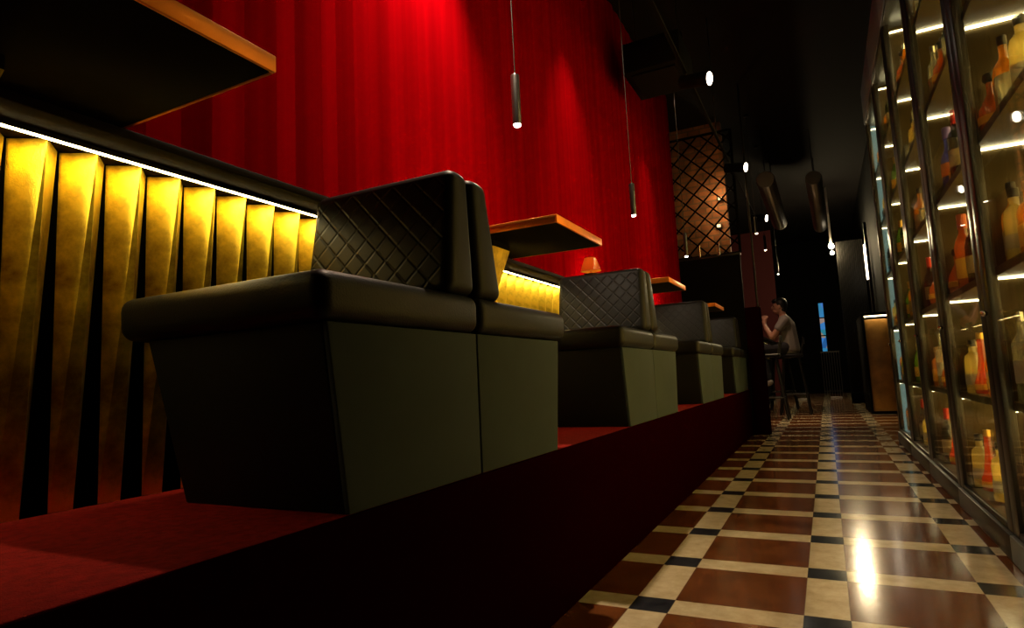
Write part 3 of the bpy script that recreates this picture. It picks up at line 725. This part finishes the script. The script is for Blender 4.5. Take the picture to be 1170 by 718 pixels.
# bottle kinds
def cap_mat(n_, c, m_=0., r=.35): return pmat(n_, c, r, m_)
LABW = pmat('cream_label', (.30, .23, .12), .7); LABY = pmat('yellow_label', (.80, .48, .05), .7); LABO = pmat('orange_label', (.80, .27, .05), .7); LABD = pmat('dark_label', (.04, .03, .03), .6); LABP = pmat('white_label', (.42, .39, .30), .7)
CB = cap_mat('black_cap', (.01, .01, .01)); CG = cap_mat('gold_foil', (.75, .5, .12), .9); CR = cap_mat('red_foil', (.55, .03, .02), .3); CS = cap_mat('silver_cap', (.7, .7, .7), .95, .2); CV = cap_mat('violet_cap', (.16, .12, .55), .3); CW = cap_mat('cork', (.5, .32, .15), 0, .8)
KINDS = {}
def kind(key, desc, glass, prof, cap, capprof, lab, lr, square=0., n=20):
    KINDS[key] = dict(desc=desc, glass=glass, prof=prof, cap=cap, capprof=capprof, lab=lab, lr=lr, square=square, n=n)
amber = glassmat('amber_spirit', (.98, .55, .08), .65, .35); dark = glassmat('dark_green_glass', (.10, .13, .04), .2, .5); clear = glassmat('clear_glass', (.93, .95, .86), .22, .7)
green = glassmat('green_glass', (.35, .65, .15), .4, .5); blue = glassmat('blue_glass', (.25, .28, .85), .45, .4); redo = glassmat('red_orange_spirit', (.98, .26, .05), .65, .35); gin = glassmat('pale_yellow_spirit', (.98, .88, .45), .65, .35); brown = glassmat('brown_spirit', (.72, .30, .07), .65, .35)
std = [(.05, .0), (.054, .006), (.054, .22), (.048, .255), (.022, .295), (.018, .31), (.018, .375)]
kind('whisky', 'amber bottle with black cap and tan label', amber, std, CB, [(.020, .36), (.020, .405), (.017, .408)], LABW, [(.0548, .05), (.0548, .17)])
kind('vodka', 'clear slim bottle with silver cap', clear, [(.042, 0), (.045, .006), (.045, .28), (.018, .33), (.015, .345), (.015, .40)], CS, [(.0175, .385), (.0175, .43), (.014, .432)], LABP, [(.0458, .09), (.0458, .20)])
kind('square', 'square amber bottle with cork and gold label', amber, [(.044, 0), (.047, .006), (.047, .20), (.040, .225), (.018, .245), (.018, .29)], CW, [(.017, .288), (.023, .29), (.023, .325), (.020, .33)], LABY, [(.0478, .04), (.0478, .14)], .75, 32)
kind('wine', 'dark wine bottle with red foil neck', dark, [(.048, 0), (.051, .008), (.051, .24), (.040, .285), (.020, .32), (.018, .40)], CR, [(.0195, .33), (.0195, .418), (.021, .42), (.021, .432)], LABW, [(.0518, .07), (.0518, .18)])
kind('green', 'green bottle with gold foil and yellow label', green, [(.050, 0), (.053, .008), (.053, .20), (.035, .27), (.019, .33), (.017, .38)], CG, [(.0195, .31), (.0195, .40), (.017, .405)], LABY, [(.0538, .06), (.0538, .16)])
kind('blue', 'blue bottle with violet cap and orange label', blue, [(.046, 0), (.050, .008), (.053, .12), (.050, .22), (.026, .28), (.020, .30), (.020, .38)], CV, [(.026, .36), (.026, .435), (.020, .44)], LABO, [(.0545, .10), (.0535, .19)])
kind('liqueur', 'red orange bottle with long tapering neck', redo, [(.052, 0), (.056, .01), (.054, .07), (.034, .13), (.022, .22), (.018, .34)], CG, [(.021, .335), (.021, .375), (.017, .378)], LABY, [(.0568, .022), (.0558, .06)])
kind('cognac', 'squat round brown bottle with ball stopper', brown, [(.045, 0), (.060, .01), (.066, .06), (.060, .12), (.035, .17), (.018, .20), (.018, .26)], CB, [(.017, .258), (.027, .268), (.030, .285), (.024, .305), (.008, .312)], LABY, [(.0672, .045), (.0672, .085)])
kind('gin', 'pale yellow bottle with dark cap', gin, [(.050, 0), (.053, .006), (.050, .20), (.044, .235), (.020, .26), (.020, .30)], CB, [(.023, .295), (.023, .335), (.020, .338)], LABP, [(.0535, .05), (.0522, .12)])
kind('tumbler', 'upturned pale glass tumbler', clear, [(.040, 0), (.042, .004), (.050, .15), (.049, .154)], None, None, None, None)
kind('magnum', 'tall brown bottle with red brown cap', brown, [(.052, 0), (.056, .008), (.056, .26), (.045, .31), (.024, .35), (.022, .42)], cap_mat('copper_cap', (.45, .10, .04), .3), [(.027, .38), (.027, .47), (.022, .475)], LABY, [(.0568, .06), (.0568, .19)])
PROTO = {}
def bottle(key, x, y, z, label, group):
    kd = KINDS[key]
    if key in PROTO:
        return dup(PROTO[key], (x, y, z), label, group)
    t = thing('liquor_bottle' if key != 'tumbler' else 'glass_tumbler', label, 'bottle' if key != 'tumbler' else 'glass', (x, y, z), group)
    o = (x, y, z)
    MB().lathe(kd['prof'], o, kd['n'], kd['square']).build('glass_body', kd['glass'], t, angle=40)
    if kd['cap']: MB().lathe(kd['capprof'], o, 16).build('cap', kd['cap'], t, angle=40)
    if kd['lab']:
        (r0, z0), (r1, z1) = kd['lr']; MB().lathe([(r0-.004, z0), (r0, z0+.0008), (r1, z1-.0008), (r1-.004, z1)], o, kd['n'], kd['square']).build('paper_label', kd['lab'], t, angle=40)
    PROTO[key] = t
    return t
shelfn = ['bottom shelf', 'second shelf', 'third shelf', 'fourth shelf', 'fifth shelf', 'top shelf']
pl = ['at the near end', 'second from the near end', 'third from the near end', 'fourth from the near end', 'at the far end']
# (bay, level): kinds from the near end to the far end of the visible stretch
PLAN = {
 (0, 4): ['cognac', 'wine', 'wine', 'gin', 'green'], (0, 3): ['vodka', 'gin', 'tumbler', 'whisky', 'cognac'], (0, 2): ['square', 'gin', 'square', 'gin', 'whisky'],
 (0, 1): ['green', 'whisky', 'magnum', 'magnum', 'vodka'], (0, 0): ['vodka', 'gin', 'liqueur', 'whisky', 'gin'], (0, 5): ['wine', 'whisky', 'vodka', 'cognac', 'wine'],
 (1, 5): ['vodka', 'whisky', 'cognac', 'square', 'tumbler'], (1, 4): ['tumbler', 'wine', 'cognac', 'whisky', 'vodka'], (1, 3): ['vodka', 'wine', 'cognac', 'blue', 'tumbler'], (1, 2): ['gin', 'wine', 'magnum', 'wine', 'cognac'],
 (1, 1): ['square', 'liqueur', 'liqueur', 'gin', 'square'], (1, 0): ['vodka', 'gin', 'liqueur', 'liqueur', 'gin'],
}
keys = [k for k in KINDS if k not in ('blue', 'magnum')]
YS = [.50, .69, .87, 1.03, 1.19, 1.11, .95]
allb = {}
for k in range(5):
    for lv in range(6):
        z = (.166 if lv == 0 else SH[lv-1])+.0005
        row = PLAN.get((k, lv)) or [random.choice(keys) for _ in range(5)]
        row = row+[random.choice(keys) for _ in range(2)]
        for i, key in enumerate(row):
            x = (.845, .88, .855, .90, .865)[(i+k+lv) % 5] if i < 5 else 1.03
            y = Y0+k*UL+YS[i]+random.uniform(-.012, .012)
            rot = random.uniform(0, 6.28)
            # bottles the camera has no line to are left out
            if k == 0 and i < 1: continue
            lab = '%s, %s, %s, %s cabinet' % (KINDS[key]['desc'], ordn[i-(k == 0)]+' in front' if i < 5 else ('back row far end', 'back row middle')[i-5], shelfn[lv], bays[k])
            o = bottle(key, x, y, z+0.0, lab, 'bottles on the %s of the %s cabinet' % (shelfn[lv], bays[k]))
            if key not in ('square',): o.rotation_euler.z = rot

# ------------------------------------------------------------------ world, camera, colour
w = bpy.data.worlds.new('World'); bpy.context.scene.world = w; w.use_nodes = True
w.node_tree.nodes['Background'].inputs[0].default_value = (.5, .45, .4, 1); w.node_tree.nodes['Background'].inputs[1].default_value = .0
cam = bpy.data.cameras.new('camera'); co = bpy.data.objects.new('camera', cam); C.objects.link(co)
cam.sensor_width = 36; cam.lens = 36*700/1170.; cam.clip_start = .02; cam.clip_end = 100
R = Matrix(((0.88895075, 0.09046626, 0.44897931), (0.45558828, -0.07413606, -0.88709817), (-0.04696689, 0.9931363, -0.10711867)))
co.matrix_world = Matrix.Translation((0, 0, S)) @ R.to_4x4()
sc = bpy.context.scene; sc.camera = co
sc.view_settings.view_transform = 'Standard'; sc.view_settings.look = 'None'; sc.view_settings.gamma = 1; sc.view_settings.use_curve_mapping = False
sc.view_settings.exposure = 0
sc.cycles.transparent_max_bounces = 24
